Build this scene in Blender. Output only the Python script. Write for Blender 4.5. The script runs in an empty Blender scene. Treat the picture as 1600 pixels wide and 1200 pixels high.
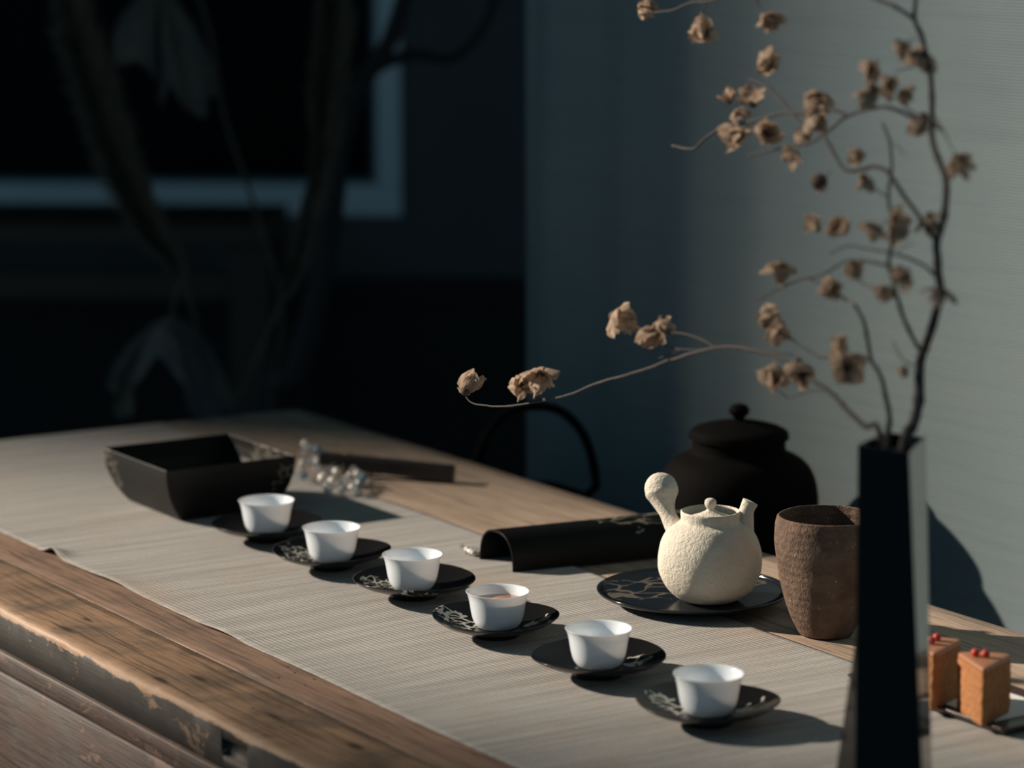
import bpy, bmesh, math, random
from mathutils import Vector, Matrix, noise
R = math.radians
random.seed(7)
S = bpy.context.scene
COL = S.collection

# ------------------------------------------------------------------ camera, sky, sun, exposure
ZT = 0.75                                   # table top height
FPX, PITCH, YAW = 4700.0, math.atan(810/4700.0), math.atan(3072/math.hypot(4700.0, 810))
CAM = Vector((0, 0, ZT+.715))
FW = Vector((math.sin(YAW)*math.cos(PITCH), math.cos(YAW)*math.cos(PITCH), -math.sin(PITCH)))
RT = Vector((math.cos(YAW), -math.sin(YAW), 0))
UP = RT.cross(FW)
cd = bpy.data.cameras.new('camera'); cam = bpy.data.objects.new('camera', cd); COL.objects.link(cam)
cam.matrix_world = Matrix((( RT.x, UP.x, -FW.x, 0), (RT.y, UP.y, -FW.y, 0), (RT.z, UP.z, -FW.z, CAM.z), (0, 0, 0, 1)))
cd.sensor_width = 36; cd.lens = FPX/1600*36; cd.clip_start = .05; cd.clip_end = 100
cd.dof.use_dof = True; cd.dof.focus_distance = 2.84; cd.dof.aperture_fstop = 3.7
S.camera = cam

w = bpy.data.worlds.new('world'); S.world = w; w.use_nodes = True
wb = w.node_tree.nodes['Background']; wb.inputs[0].default_value = (.38, .73, .96, 1); wb.inputs[1].default_value = .17
SUN_H = Vector((.63, -.777, 0)).normalized()      # ground direction the shadows fall in
SUN_D = (SUN_H*2.1 + Vector((0, 0, -1))).normalized()
sd = bpy.data.lights.new('sun', 'SUN'); sd.energy = 7.4; sd.color = (1, .87, .72); sd.angle = R(1.4)
sun = bpy.data.objects.new('sun', sd); COL.objects.link(sun)
sun.rotation_euler = SUN_D.to_track_quat('-Z', 'Y').to_euler(); sun.location = (-3, 6, 5)
S.view_settings.view_transform = 'Standard'; S.view_settings.look = 'None'
S.view_settings.exposure = 0; S.view_settings.gamma = 1; S.view_settings.use_curve_mapping = False

# ------------------------------------------------------------------ helpers
def ray(x, y): return FW + RT*((x-800)/FPX) - UP*((y-600)/FPX)
def T(x, y, z=0.):                           # point on the plane z above the table top
    d = ray(x, y); return CAM + d*((ZT+z-CAM.z)/d.z)
def D(x, y, dep): return CAM + ray(x, y)*dep

def me_obj(name, me, mat=None, parent=None, smooth=True):
    if mat: me.materials.append(mat)
    if smooth: me.shade_smooth()
    o = bpy.data.objects.new(name, me); COL.objects.link(o)
    if parent: o.parent = parent
    return o
def obj(name, vf, mat=None, parent=None, smooth=True, bevel=0, seg=2, subd=0, solid=0):
    me = bpy.data.meshes.new(name)
    if isinstance(vf, bmesh.types.BMesh):
        bmesh.ops.recalc_face_normals(vf, faces=vf.faces); vf.to_mesh(me); vf.free()
    else:
        me.from_pydata([tuple(v) for v in vf[0]], [], vf[1]); me.update()
        b = bmesh.new(); b.from_mesh(me); bmesh.ops.recalc_face_normals(b, faces=b.faces); b.to_mesh(me); b.free()
    o = me_obj(name, me, mat, parent, smooth)
    if solid:
        m = o.modifiers.new('solid', 'SOLIDIFY'); m.thickness = solid; m.offset = 0
    if bevel:
        m = o.modifiers.new('bevel', 'BEVEL'); m.width = bevel; m.segments = seg; m.limit_method = 'ANGLE'; m.angle_limit = R(35)
        m.harden_normals = True
    if subd:
        m = o.modifiers.new('sub', 'SUBSURF'); m.levels = m.render_levels = subd
    return o
def tag(o, label=None, cat=None, group=None, kind=None):
    if label: o['label'] = label
    if cat: o['category'] = cat
    if group: o['group'] = group
    if kind: o['kind'] = kind
    return o
def empty(name, loc, rz=0, **k):
    o = bpy.data.objects.new(name, None); COL.objects.link(o); o.location = loc; o.rotation_euler = (0, 0, rz)
    o.empty_display_size = .02
    return tag(o, **k)
def box(x0, x1, y0, y1, z0, z1):
    v = [(x, y, z) for x in (x0, x1) for y in (y0, y1) for z in (z0, z1)]
    return v, [(0, 1, 3, 2), (4, 6, 7, 5), (0, 4, 5, 1), (2, 3, 7, 6), (0, 2, 6, 4), (1, 5, 7, 3)]
def join(*vfs):
    V, F = [], []
    for v, f in vfs:
        n = len(V); V += [tuple(a) for a in v]; F += [tuple(i+n for i in q) for q in f]
    return V, F
def lathe(prof, n=64, fn=None):
    V, F, rows = [], [], []
    for k, (r, z) in enumerate(prof):
        if r < 1e-6:
            rows.append([len(V)]); V.append(Vector((0, 0, z)))
        else:
            rows.append(list(range(len(V), len(V)+n)))
            for i in range(n):
                a = 2*math.pi*i/n; V.append(Vector((r*math.cos(a), r*math.sin(a), z)))
    for a, b in zip(rows, rows[1:]):
        for i in range(n):
            j = (i+1) % n
            if len(a) == 1 and len(b) == 1: continue
            if len(a) == 1: F.append((a[0], b[i], b[j]))
            elif len(b) == 1: F.append((a[i], a[j], b[0]))
            else: F.append((a[i], a[j], b[j], b[i]))
    if fn: V = [fn(v) for v in V]
    return V, F
def smooth_prof(p, n=4):
    out = []
    P_ = [Vector((a, b, 0)) for a, b in p]
    for i in range(len(P_)-1):
        p0 = P_[max(i-1, 0)]; p1 = P_[i]; p2 = P_[i+1]; p3 = P_[min(i+2, len(P_)-1)]
        for k in range(n):
            t = k/n
            q = .5*((2*p1)+(p2-p0)*t+(2*p0-5*p1+4*p2-p3)*t*t+(3*p1-p0-3*p2+p3)*t**3)
            out.append((max(q.x, 0), q.y))
    out.append(p[-1]); return out
def catmull(pts, n=5):
    out = []
    for i in range(len(pts)-1):
        p0 = pts[max(i-1, 0)]; p1 = pts[i]; p2 = pts[i+1]; p3 = pts[min(i+2, len(pts)-1)]
        for k in range(n):
            t = k/n
            out.append(.5*((2*p1)+(p2-p0)*t+(2*p0-5*p1+4*p2-p3)*t*t+(3*p1-p0-3*p2+p3)*t**3))
    out.append(pts[-1]); return out
def tube(pts, rad, n=8, cap=True):
    V, F = [], []
    m = len(pts); up = Vector((.3, .2, 1)).normalized(); prev = None
    for i, p in enumerate(pts):
        t = (pts[min(i+1, m-1)]-pts[max(i-1, 0)]).normalized()
        if prev is None:
            a = t.cross(up)
            if a.length < .1: a = t.cross(Vector((1, 0, 0)))
        else: a = prev - t*prev.dot(t)
        a.normalize(); prev = a; b = t.cross(a); r = rad[i] if hasattr(rad, '__len__') else rad
        for k in range(n):
            q = 2*math.pi*k/n; V.append(p+(a*math.cos(q)+b*math.sin(q))*r)
    for i in range(m-1):
        for k in range(n):
            l = (k+1) % n; F.append((i*n+k, i*n+l, (i+1)*n+l, (i+1)*n+k))
    if cap: F.append(tuple(range(n))[::-1]); F.append(tuple(range((m-1)*n, m*n)))
    return V, F

# ------------------------------------------------------------------ materials
class M:
    def __init__(s, name, color=(.5, .5, .5), rough=.6, metal=0, spec=.5):
        s.m = bpy.data.materials.new(name); s.m.use_nodes = True; s.t = s.m.node_tree
        s.b = s.t.nodes['Principled BSDF']
        s.b.inputs['Base Color'].default_value = (*color, 1); s.b.inputs['Roughness'].default_value = rough
        s.b.inputs['Metallic'].default_value = metal; s.b.inputs['Specular IOR Level'].default_value = spec
    def n(s, kind, ins=None, **props):
        nd = s.t.nodes.new(kind)
        for k, v in props.items(): setattr(nd, k, v)
        for k, v in (ins or {}).items(): s.put(nd.inputs[k], v)
        return nd
    def put(s, sock, v):
        if isinstance(v, bpy.types.NodeSocket): s.t.links.new(v, sock)
        elif isinstance(v, bpy.types.Node): s.t.links.new(v.outputs[0], sock)
        elif hasattr(v, '__len__') and len(v) == 3 and sock.type == 'RGBA': sock.default_value = (*v, 1)
        else: sock.default_value = v
    def co(s, scale=(1, 1, 1), rot=(0, 0, 0), which='Object'):
        tc = s.n('ShaderNodeTexCoord'); mp = s.n('ShaderNodeMapping', {'Vector': tc.outputs[which], 'Scale': scale, 'Rotation': rot}); return mp.outputs[0]
    def noise(s, vec, scale, detail=4, rough=.55, dist=0):
        return s.n('ShaderNodeTexNoise', {'Vector': vec, 'Scale': scale, 'Detail': detail, 'Roughness': rough, 'Distortion': dist}).outputs['Fac']
    def ramp(s, fac, stops):
        r = s.n('ShaderNodeValToRGB', {'Fac': fac}); e = r.color_ramp.elements
        while len(e) < len(stops): e.new(.5)
        for q, (p, c) in zip(e, stops):
            q.position = p; q.color = (*c, 1) if hasattr(c, '__len__') else (c, c, c, 1)
        return r.outputs[0]
    def mix(s, fac, a, b, mode='MIX'):
        nd = s.n('ShaderNodeMix', data_type='RGBA', blend_type=mode)
        s.put(nd.inputs[0], fac); s.put(nd.inputs[6], a); s.put(nd.inputs[7], b); return nd.outputs[2]
    def math(s, op, a, b=0):
        nd = s.n('ShaderNodeMath', operation=op); s.put(nd.inputs[0], a); s.put(nd.inputs[1], b); return nd.outputs[0]
    def bump(s, h, strength=.3, dist=.001, normal=None):
        nd = s.n('ShaderNodeBump', {'Height': h, 'Strength': strength, 'Distance': dist})
        if normal is not None: s.put(nd.inputs['Normal'], normal)
        s.put(s.b.inputs['Normal'], nd.outputs[0]); return nd.outputs[0]
    def base(s, c): s.put(s.b.inputs['Base Color'], c)
    def rough(s, c): s.put(s.b.inputs['Roughness'], c)

def simple(name, c, rough=.6, metal=0, var=.15, scale=30, bump=.1, bd=.001, spec=.5):
    m = M(name, c, rough, metal, spec); v = m.co(); f = m.noise(v, scale, 5)
    m.base(m.mix(f, tuple(a*(1-var) for a in c), tuple(min(1, a*(1+var)) for a in c)))
    if bump: m.bump(m.noise(v, scale*3, 5), bump, bd)
    return m.m

def wood(name, base, dark, pale, seed=0, pits=True, grey=.5, knots=(), worn=None, edge=False):
    m = M(name, base, .62, 0, .35)
    v = m.co((1, 1, 1)); vs = m.co((1, .028, 1))
    mp = m.n('ShaderNodeMapping', {'Vector': vs, 'Location': (seed*3.1, seed*1.7, seed)}).outputs[0]
    warp = m.noise(v, 7, 3)
    vv = m.n('ShaderNodeVectorMath', operation='ADD'); m.put(vv.inputs[0], mp)
    sc = m.n('ShaderNodeVectorMath', operation='SCALE'); m.put(sc.inputs[0], m.n('ShaderNodeCombineXYZ', {'X': warp}).outputs[0]); sc.inputs['Scale'].default_value = .012
    m.put(vv.inputs[1], sc.outputs[0]); vv = vv.outputs[0]
    g1 = m.noise(vv, 75, 6, .7, .3); g2 = m.noise(vv, 330, 3, .65); big = m.noise(mp, 9, 3); st = m.noise(v, 10, 6, .65, .4)
    c = m.mix(m.ramp(g1, [(.3, 0), (.7, 1)]), dark, base)
    c = m.mix(m.ramp(big, [(.42, 0), (.68, .75)]), c, pale)
    c = m.mix(m.math('MULTIPLY', m.ramp(st, [(.47, 0), (.66, 1)]), grey), c, (.07, .062, .055))
    c = m.mix(m.ramp(g2, [(.36, .8), (.52, 0)]), c, tuple(a*.45 for a in dark))
    h = m.math('ADD', g1, m.math('MULTIPLY', g2, .6))
    if pits:
        kn = m.n('ShaderNodeTexVoronoi', {'Vector': m.co((5.5, 2.6, 5.5)), 'Scale': 1.0, 'Randomness': 1})
        kf = m.ramp(kn.outputs['Distance'], [(.03, .85), (.10, 0)]); c = m.mix(kf, c, (.045, .032, .025))
        hl = m.n('ShaderNodeTexVoronoi', {'Vector': m.co((1, .6, 1)), 'Scale': 85, 'Randomness': 1}).outputs['Distance']
        reg = m.ramp(m.noise(v, 6, 2), [(.58, 0), (.66, 1)])
        hf = m.math('MULTIPLY', m.ramp(hl, [(.10, 1), (.16, 0)]), reg); c = m.mix(hf, c, (.03, .02, .015))
        h = m.math('SUBTRACT', h, m.math('MULTIPLY', hf, 2))
    for (kx, ky, rx, ry) in knots:
        mm = m.n('ShaderNodeMapping', {'Vector': v, 'Location': (-kx/rx, -ky/ry, 0), 'Scale': (1/rx, 1/ry, 0)}).outputs[0]
        ln = m.n('ShaderNodeVectorMath', {0: mm}, operation='LENGTH').outputs['Value']
        kf2 = m.ramp(m.math('ADD', ln, m.math('MULTIPLY', m.math('SUBTRACT', g1, .5), 1.2)), [(.35, .9), (1.0, 0)]); c = m.mix(kf2, c, (.035, .024, .018))
    if worn:
        sx = m.n('ShaderNodeSeparateXYZ', {'Vector': v}).outputs[0]
        wf = m.n('ShaderNodeMapRange', {'Value': m.math('ADD', sx, m.math('MULTIPLY', m.math('SUBTRACT', st, .5), .03)), 'From Min': worn, 'From Max': worn+.010, 'To Min': .85, 'To Max': 0}).outputs[0]
        c = m.mix(wf, c, m.mix(g2, (.31, .19, .115), (.43, .28, .18)))
    if edge:      # old dark paint on the front face, flaked away along the arris
        sz = m.n('ShaderNodeSeparateXYZ', {'Vector': v}).outputs[2]
        n8 = m.noise(m.co((1, .6, 1)), 30, 8, .68, .5)
        dk = m.mix(g1, (.018, .016, .013), (.042, .035, .029)); dk = m.mix(m.ramp(st, [(.45, 0), (.7, .6)]), dk, (.06, .055, .048))
        dk = m.mix(m.math('MULTIPLY', m.ramp(n8, [(.60, 0), (.63, 1)]), .7), dk, (.24, .15, .09))
        zf = m.n('ShaderNodeMapRange', {'Value': m.math('ADD', sz, m.math('MULTIPLY', m.math('SUBTRACT', n8, .5), .016)), 'From Min': ZT-.0065, 'From Max': ZT-.0050, 'To Min': 1, 'To Max': 0}).outputs[0]
        c = m.mix(zf, c, dk)
    m.base(c); m.rough(m.ramp(g1, [(.2, .75), (.8, .5)])); m.bump(h, .45, .0012)
    return m
KN = [(T(x, y).x, T(x, y).y, rx, ry) for x, y, rx, ry in ((104, 983, .006, .022), (136, 968, .004, .016), (252, 1062, .005, .018), (312, 1060, .006, .02), (556, 1166, .006, .016), (430, 1120, .004, .02))]
KN += [(T(x, y).x, T(x, y).y, .0011, .0022) for x, y in ((208, 1008), (216, 1012), (222, 1019), (233, 1018), (236, 1023), (222, 1039), (214, 1006))]
W_TOP = wood('worn_table_wood', (.36, .225, .14), (.17, .105, .065), (.46, .30, .19), 1, grey=.75, knots=KN, worn=1.131, edge=True).m
W_TOP2 = wood('worn_table_wood_red', (.29, .185, .13), (.16, .10, .072), (.36, .24, .17), 5, grey=.45).m
W_FAR = wood('pale_table_wood', (.46, .345, .26), (.37, .27, .20), (.55, .42, .32), 9, grey=.15).m
def painted():
    m = wood('flaking_painted_wood', (.05, .042, .036), (.026, .022, .019), (.09, .066, .052), 3, pits=False, grey=.5)
    c = m.b.inputs['Base Color'].links[0].from_socket; v = m.co((1, .55, 1))
    f = m.ramp(m.noise(v, 26, 8, .68, .5), [(.56, 0), (.60, 1)]); c = m.mix(m.math('MULTIPLY', f, .7), c, (.30, .185, .11))
    m.base(c); return m.m
W_EDGE = painted()
def apron_m():
    m = wood('pink_worn_wood', (.085, .05, .038), (.04, .027, .021), (.13, .076, .056), 8, pits=False, grey=.95)
    c = m.b.inputs['Base Color'].links[0].from_socket; v = m.co((1, .5, 1))
    f = m.ramp(m.noise(v, 22, 8, .7, .5), [(.57, 0), (.62, 1)]); m.base(m.mix(m.math('MULTIPLY', f, .65), c, (.20, .12, .09))); return m.m
W_APRON = apron_m()

def linen():
    m = M('ribbed_linen', (.42, .39, .34), .9, 0, .2)
    v = m.co()
    wx = m.n('ShaderNodeTexWave', {'Vector': v, 'Scale': 62, 'Distortion': .6, 'Detail': 1, 'Detail Scale': 3}, bands_direction='X', wave_type='BANDS').outputs['Fac']
    wy = m.n('ShaderNodeTexWave', {'Vector': v, 'Scale': 125, 'Distortion': .6, 'Detail': 1, 'Detail Scale': 3}, bands_direction='Y', wave_type='BANDS').outputs['Fac']
    # slub streaks run across the runner (along x)
    s1 = m.noise(m.co((1.6, 34, 1), (0, 0, R(4))), 3, 5, .6, .2); s2 = m.noise(m.co((5, 190, 1)), 2, 3, .6)
    st = m.noise(v, 5, 3)
    c = m.mix(m.ramp(s1, [(.35, 0), (.62, 1)]), (.40, .385, .36), (.585, .555, .52))
    c = m.mix(m.ramp(s2, [(.3, .4), (.5, 0)]), c, (.33, .305, .28))
    c = m.mix(m.ramp(st, [(.52, 0), (.70, .5)]), c, (.52, .38, .28))
    wv = m.math('MULTIPLY', wx, wy)
    c = m.mix(m.ramp(wv, [(0, .9), (.40, 0)]), c, m.mix(1, c, (.42, .42, .42), 'MULTIPLY'))
    m.base(c)
    b = m.n('ShaderNodeBump', {'Height': wv, 'Strength': .9, 'Distance': .0012})
    m.bump(m.math('ADD', s1, s2), .3, .0015, b.outputs[0])
    m.b.inputs['Sheen Weight'].default_value = .15
    return m.m
LINEN = linen()
def curtain_m():
    m = M('grey_curtain_cloth', (.25, .31, .33), .9, 0, .15); v = m.co()
    wz = m.n('ShaderNodeTexWave', {'Vector': v, 'Scale': 95, 'Distortion': 1.2, 'Detail': 2, 'Detail Scale': 2}, bands_direction='Z', wave_type='BANDS').outputs['Fac']
    wy = m.n('ShaderNodeTexWave', {'Vector': v, 'Scale': 95, 'Distortion': 1.2, 'Detail': 2}, bands_direction='Y', wave_type='BANDS').outputs['Fac']
    s = m.noise(m.co((1, 1.2, 30)), 4, 4); b = m.noise(v, 3.5, 4)
    c = m.mix(m.ramp(b, [(.3, 0), (.7, 1)]), (.185, .24, .26), (.225, .27, .275))
    c = m.mix(m.ramp(s, [(.3, .25), (.55, 0)]), c, (.14, .185, .20))
    c = m.mix(m.ramp(wz, [(0, .35), (.5, 0)]), c, (.125, .155, .168))
    m.base(c); m.bump(m.math('ADD', wz, m.math('MULTIPLY', wy, .4)), .5, .0008); return m.m
CURT = curtain_m()

def lacquer(name, scale, lo, hi, centre, rad, rough=.16, spec=.55, thick=.035, base=(.009, .009, .010), silver=(.55, .53, .47)):
    """black lacquer with an inlaid web of silver veins in a patch"""
    m = M(name, base, rough, 0, spec); v = m.co()
    w1 = m.noise(v, scale*.6, 3, .6)
    wv = m.n('ShaderNodeVectorMath', operation='ADD'); m.put(wv.inputs[0], v)
    sc = m.n('ShaderNodeVectorMath', operation='SCALE'); m.put(sc.inputs[0], m.n('ShaderNodeTexNoise', {'Vector': v, 'Scale': scale*.7, 'Detail': 3}).outputs['Color']); sc.inputs['Scale'].default_value = 1.1/scale
    m.put(wv.inputs[1], sc.outputs[0])
    mp = m.n('ShaderNodeMapping', {'Vector': wv.outputs[0], 'Scale': (1, 1.5, 1)}).outputs[0]
    vo = m.n('ShaderNodeTexVoronoi', {'Vector': mp, 'Scale': scale, 'Randomness': 1}, feature='DISTANCE_TO_EDGE').outputs['Distance']
    th = m.n('ShaderNodeMapRange', {'Value': m.noise(v, scale*.9, 2), 'From Min': .35, 'From Max': .65, 'To Min': thick*.15, 'To Max': thick*3.2}).outputs[0]
    line = m.math('LESS_THAN', vo, th)
    msk = None
    for (cx, cy, rx, ry) in centre:
        mm = m.n('ShaderNodeMapping', {'Vector': v, 'Location': (-cx/rx, -cy/ry, 0), 'Scale': (1/rx, 1/ry, 0)}).outputs[0]
        ln = m.n('ShaderNodeVectorMath', {0: mm}, operation='LENGTH').outputs['Value']
        q = m.math('LESS_THAN', m.math('ADD', ln, m.math('MULTIPLY', m.math('SUBTRACT', w1, .5), 1.6)), 1.0)
        msk = q if msk is None else m.math('MAXIMUM', msk, q)
    f = m.math('MULTIPLY', line, msk)
    m.base(m.mix(f, base, silver)); m.put(m.b.inputs['Metallic'], m.math('MULTIPLY', f, .35))
    m.rough(m.n('ShaderNodeMapRange', {'Value': f, 'To Min': rough, 'To Max': .38}).outputs[0])
    m.bump(m.math('ADD', m.math('MULTIPLY', f, 1.5), m.noise(v, 300, 2)), .12, .0003)
    return m.m

def porcelain():
    m = M('white_porcelain', (.80, .86, .92), .13, 0, .5)
    m.b.inputs['Subsurface Weight'].default_value = .3; m.b.inputs['Subsurface Radius'].default_value = (.6, .5, .45)
    m.b.inputs['Subsurface Scale'].default_value = .008; m.b.inputs['Coat Weight'].default_value = .3; m.b.inputs['Coat Roughness'].default_value = .06
    m.bump(m.noise(m.co(), 60, 2), .05, .0005); return m.m
PORC = porcelain()
def clay(name, c1, c2, speck, rough=.85, bs=1.0, bd=.0012, rings=0, glint=0):
    m = M(name, c1, rough, 0, .3); v = m.co()
    n1 = m.noise(v, 45, 6, .6); n2 = m.noise(v, 520, 3, .7); n3 = m.noise(v, 240, 4, .6)
    c = m.mix(m.ramp(n1, [(.35, 0), (.65, 1)]), c1, c2)
    sp = m.n('ShaderNodeTexVoronoi', {'Vector': v, 'Scale': 260, 'Randomness': 1})
    c = m.mix(m.math('MULTIPLY', m.ramp(sp.outputs['Distance'], [(.10, 1), (.16, 0)]), m.ramp(n3, [(.5, 0), (.56, 1)])), c, speck)
    h = m.math('ADD', m.math('MULTIPLY', n2, .5), m.math('MULTIPLY', n3, 1.0))
    if rings:
        rw = m.n('ShaderNodeTexWave', {'Vector': v, 'Scale': rings, 'Distortion': 1.5, 'Detail': 3, 'Detail Scale': 1}, bands_direction='Z', wave_type='BANDS').outputs['Fac']
        h = m.math('ADD', h, m.math('MULTIPLY', rw, .18))
    if glint:
        gl = m.n('ShaderNodeTexVoronoi', {'Vector': v, 'Scale': 210, 'Randomness': 1})
        g = m.math('MULTIPLY', m.ramp(gl.outputs['Distance'], [(.12, 1), (.17, 0)]), m.ramp(m.noise(v, 90, 2), [(.58, 0), (.62, 1)]))
        c = m.mix(g, c, (.45, .38, .32)); m.rough(m.n('ShaderNodeMapRange', {'Value': g, 'To Min': rough, 'To Max': .25}).outputs[0])
    m.base(c); m.bump(h, bs, bd); return m.m
CREAM = clay('cream_stoneware', (.60, .54, .45), (.68, .63, .535), (.30, .25, .18), bs=.85, bd=.0020)
BROWN = clay('coarse_brown_clay', (.105, .066, .047), (.18, .118, .084), (.03, .02, .015), bs=1.0, bd=.0024, rings=40, glint=1)
BLACK = simple('black_lacquer', (.008, .008, .009), .17, 0, .2, 30, .04, .0004)
BLACKV = simple('polished_black_vase', (.002, .0022, .0025), .10, 0, .2, 12, .03, .0005, .18)
MATTEB = simple('matte_black_underside', (.012, .011, .011), .4, 0, .2, 80, .15, .0004)
IRON = simple('dark_cast_iron', (.004, .0036, .0033), .8, 0, .3, 60, .2, .001, .05)
BARK = simple('dark_twig_bark', (.035, .027, .025), .7, 0, .45, 160, .8, .001)
BARKP = simple('pale_twig_bark', (.26, .20, .15), .75, 0, .4, 160, .6, .001)
DARKW = simple('very_dark_wood', (.035, .02, .012), .5, 0, .4, 12, .3, .001)
WALLM = simple('charcoal_plaster', (.115, .11, .105), .9, 0, .2, 5, .3, .004)
WALLL = simple('black_wainscot', (.012, .015, .016), .7, 0, .2, 5, .2, .003)
FRAMEM = simple('pale_blue_window_paint', (.80, .84, .86), .6, 0, .08, 8, .1, .001)
GLASSD = simple('dark_window_glass', (.002, .002, .003), .5, 0, .1, 5, 0, 0, .1)
FLOORM = simple('dark_stone_floor', (.05, .05, .05), .6, 0, .3, 3, .2, .003)
PLAST = simple('grey_render', (.16, .16, .16), .9, 0, .15, 2, .3, .01)
STRAW = simple('dry_plume_fibre', (.16, .125, .095), .9, 0, .3, 40, 0)
def leaf_m(name, c1, c2, trans=.35, scale=18):
    m = M(name, c1, .8, 0, .2); v = m.co(); f = m.noise(v, scale, 5, .6); c = m.mix(m.ramp(f, [(.35, 0), (.65, 1)]), c1, c2)
    m.base(c)
    m.bump(m.noise(v, max(scale*6, 1.5), 4), .5, .001)
    tr = m.n('ShaderNodeBsdfTranslucent'); m.put(tr.inputs[0], c)
    mx = m.n('ShaderNodeMixShader', {0: trans}); m.put(mx.inputs[1], m.b.outputs[0]); m.put(mx.inputs[2], tr.outputs[0])
    m.put(m.t.nodes['Material Output'].inputs[0], mx.outputs[0]); return m.m
PETAL = leaf_m('papery_petal', (.34, .24, .17), (.62, .48, .37), .45, 1)
_n = PETAL.node_tree.nodes
for q in [x for x in _n if x.type == 'MAPPING']: q.inputs['Scale'].default_value = (5.5, 1.1, 1.5)   # lengthwise veins on each petal
for q in [x for x in _n if x.type == 'BUMP']: q.inputs['Distance'].default_value = .002
LOTUS = leaf_m('dry_grey_leaf', (.12, .13, .13), (.22, .18, .14), .1, 12)

# ------------------------------------------------------------------ the setting
def struct(name, vf, m, **k): return tag(obj(name, vf, m, smooth=False, **k), kind='structure')
struct('floor', box(.0, 7.5, -1.5, 9.5, -.05, 0), FLOORM)
struct('ceiling', box(1.0, 7.5, .8, 9.5, 2.9, 3.0), WALLM)
struct('wall_right', box(2.42, 2.50, .2, 3.37, 0, 2.9), WALLM)
# back wall, seen a little obliquely
FWH = Vector((math.sin(YAW), math.cos(YAW), 0)); WD = (RT*.999 - FWH*.036).normalized(); WN = Vector((-WD.y, WD.x, 0))  # WD to the right, WN away
def BWP(x, y, off=0):                         # point of the back-wall plane under a pixel
    o = D(628, 338, 6.5); d = ray(x, y); t = (o+WN*off-CAM).dot(WN)/d.dot(WN); return CAM+d*t
WROT = Matrix.Rotation(math.atan2(WD.y, WD.x), 4, 'Z')
WO = D(628, 338, 6.5); WO_Z = WO.z
wloc = Vector((WO.x, WO.y, 0)); WM = Matrix.Translation(wloc) @ WROT      # local x right along wall, y away, z up
def lw(p): return WM.inverted() @ p
def wobj(name, vf, m, **k):
    o = obj(name, vf, m, smooth=False, **k); o.matrix_world = WM; return o
zb0 = WO_Z; zin = lw(BWP(400, 288)).z; xin = lw(BWP(590, 200)).x
xw0 = -2.6; ztop = 2.3
wb_v = join(box(-4, xw0, .0, .12, 0, 2.9), box(0, 3.5, .0, .12, 0, 2.9), box(xw0, 0, 0, .12, 0, zb0), box(xw0, 0, 0, .12, ztop, 2.9))
tag(wobj('wall_back', wb_v, WALLM), kind='structure')
win = bpy.data.objects.new('window_1', None); COL.objects.link(win); win.matrix_world = WM; win['kind'] = 'structure'
def wpart(name, vf, m, **k): o = obj(name, vf, m, win, smooth=False, **k); return o
fd0, fd1 = -.015, .06
wpart('frame_stile', box(xin, 0, fd0, fd1, zin, ztop), FRAMEM, bevel=.006)
wpart('frame_stile', box(xw0, xw0-xin, fd0, fd1, zin, ztop), FRAMEM, bevel=.006)
wpart('frame_rail', box(xw0, 0, fd0, fd1, zb0, zin), FRAMEM, bevel=.006)
wpart('frame_rail', box(xw0, 0, fd0, fd1, ztop-.06, ztop), FRAMEM, bevel=.006)
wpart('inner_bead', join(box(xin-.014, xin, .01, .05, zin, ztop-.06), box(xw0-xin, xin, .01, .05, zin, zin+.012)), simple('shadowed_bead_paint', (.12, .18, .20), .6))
wpart('pane', box(xw0-xin, xin, .03, .036, zin, ztop-.06), GLASSD)
zdado = lw(BWP(700, 434)).z
tag(wobj('trim_1', box(-1.2, 3.4, -.03, -.001, 0, zdado), WALLL, bevel=.004), kind='structure')
tag(wobj('trim_2', box(-1.2, 3.4, -.045, -.031, zdado-.05, zdado), simple('black_rail', (.006, .007, .007), .6)), kind='structure')
# two unseen slabs added far left as sun blockers; their gap shapes the sunbeam
E1 = Vector((.777, .63, 0)).normalized(); U1 = Vector((-.63, .777, 0)).normalized()
def slab(name, s0, s1, L, z0, z1):
    m4 = Matrix.Translation(U1*L) @ Matrix.Rotation(math.atan2(E1.y, E1.x), 4, 'Z')
    o = obj(name, box(s0, s1, 0, .2, z0, z1), PLAST, smooth=False); o.matrix_world = m4; return tag(o, kind='structure')
slab('sun_blocker_left', -3, 2.30, 18, 0, 12)
slab('sun_blocker_far_left', 3.26, 9.0, 24, 0, 20)

# curtain
XC = 2.152
def curtain():
    ny, nz = 130, 40; V, F = [], []
    for i in range(ny+1):
        y = .9 + (3.32-.9)*i/ny
        for j in range(nz+1):
            z = .25 + 2.55*j/nz
            k = max(0, min(1, (y-2.7)/.6))
            dx = .004*math.sin(y*9+z*.7) + k*.012*math.sin(y*38+z*1.3) + .004*noise.noise(Vector((y*2, z*1.3, 0)))
            V.append((XC+dx, y, z))
    for i in range(ny):
        for j in range(nz):
            a = i*(nz+1)+j; F.append((a, a+1, a+nz+2, a+nz+1))
    return V, F
root = empty('linen_curtain', (0, 0, 0), label='grey-blue woven linen curtain hanging behind the table and the iron kettles', cat='curtain')
obj('curtain_cloth', curtain(), CURT, root, solid=.0015)
obj('curtain_rod', tube([Vector((XC, .85, 2.82)), Vector((XC, 3.36, 2.82))], .012, 12), DARKW, root)

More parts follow.
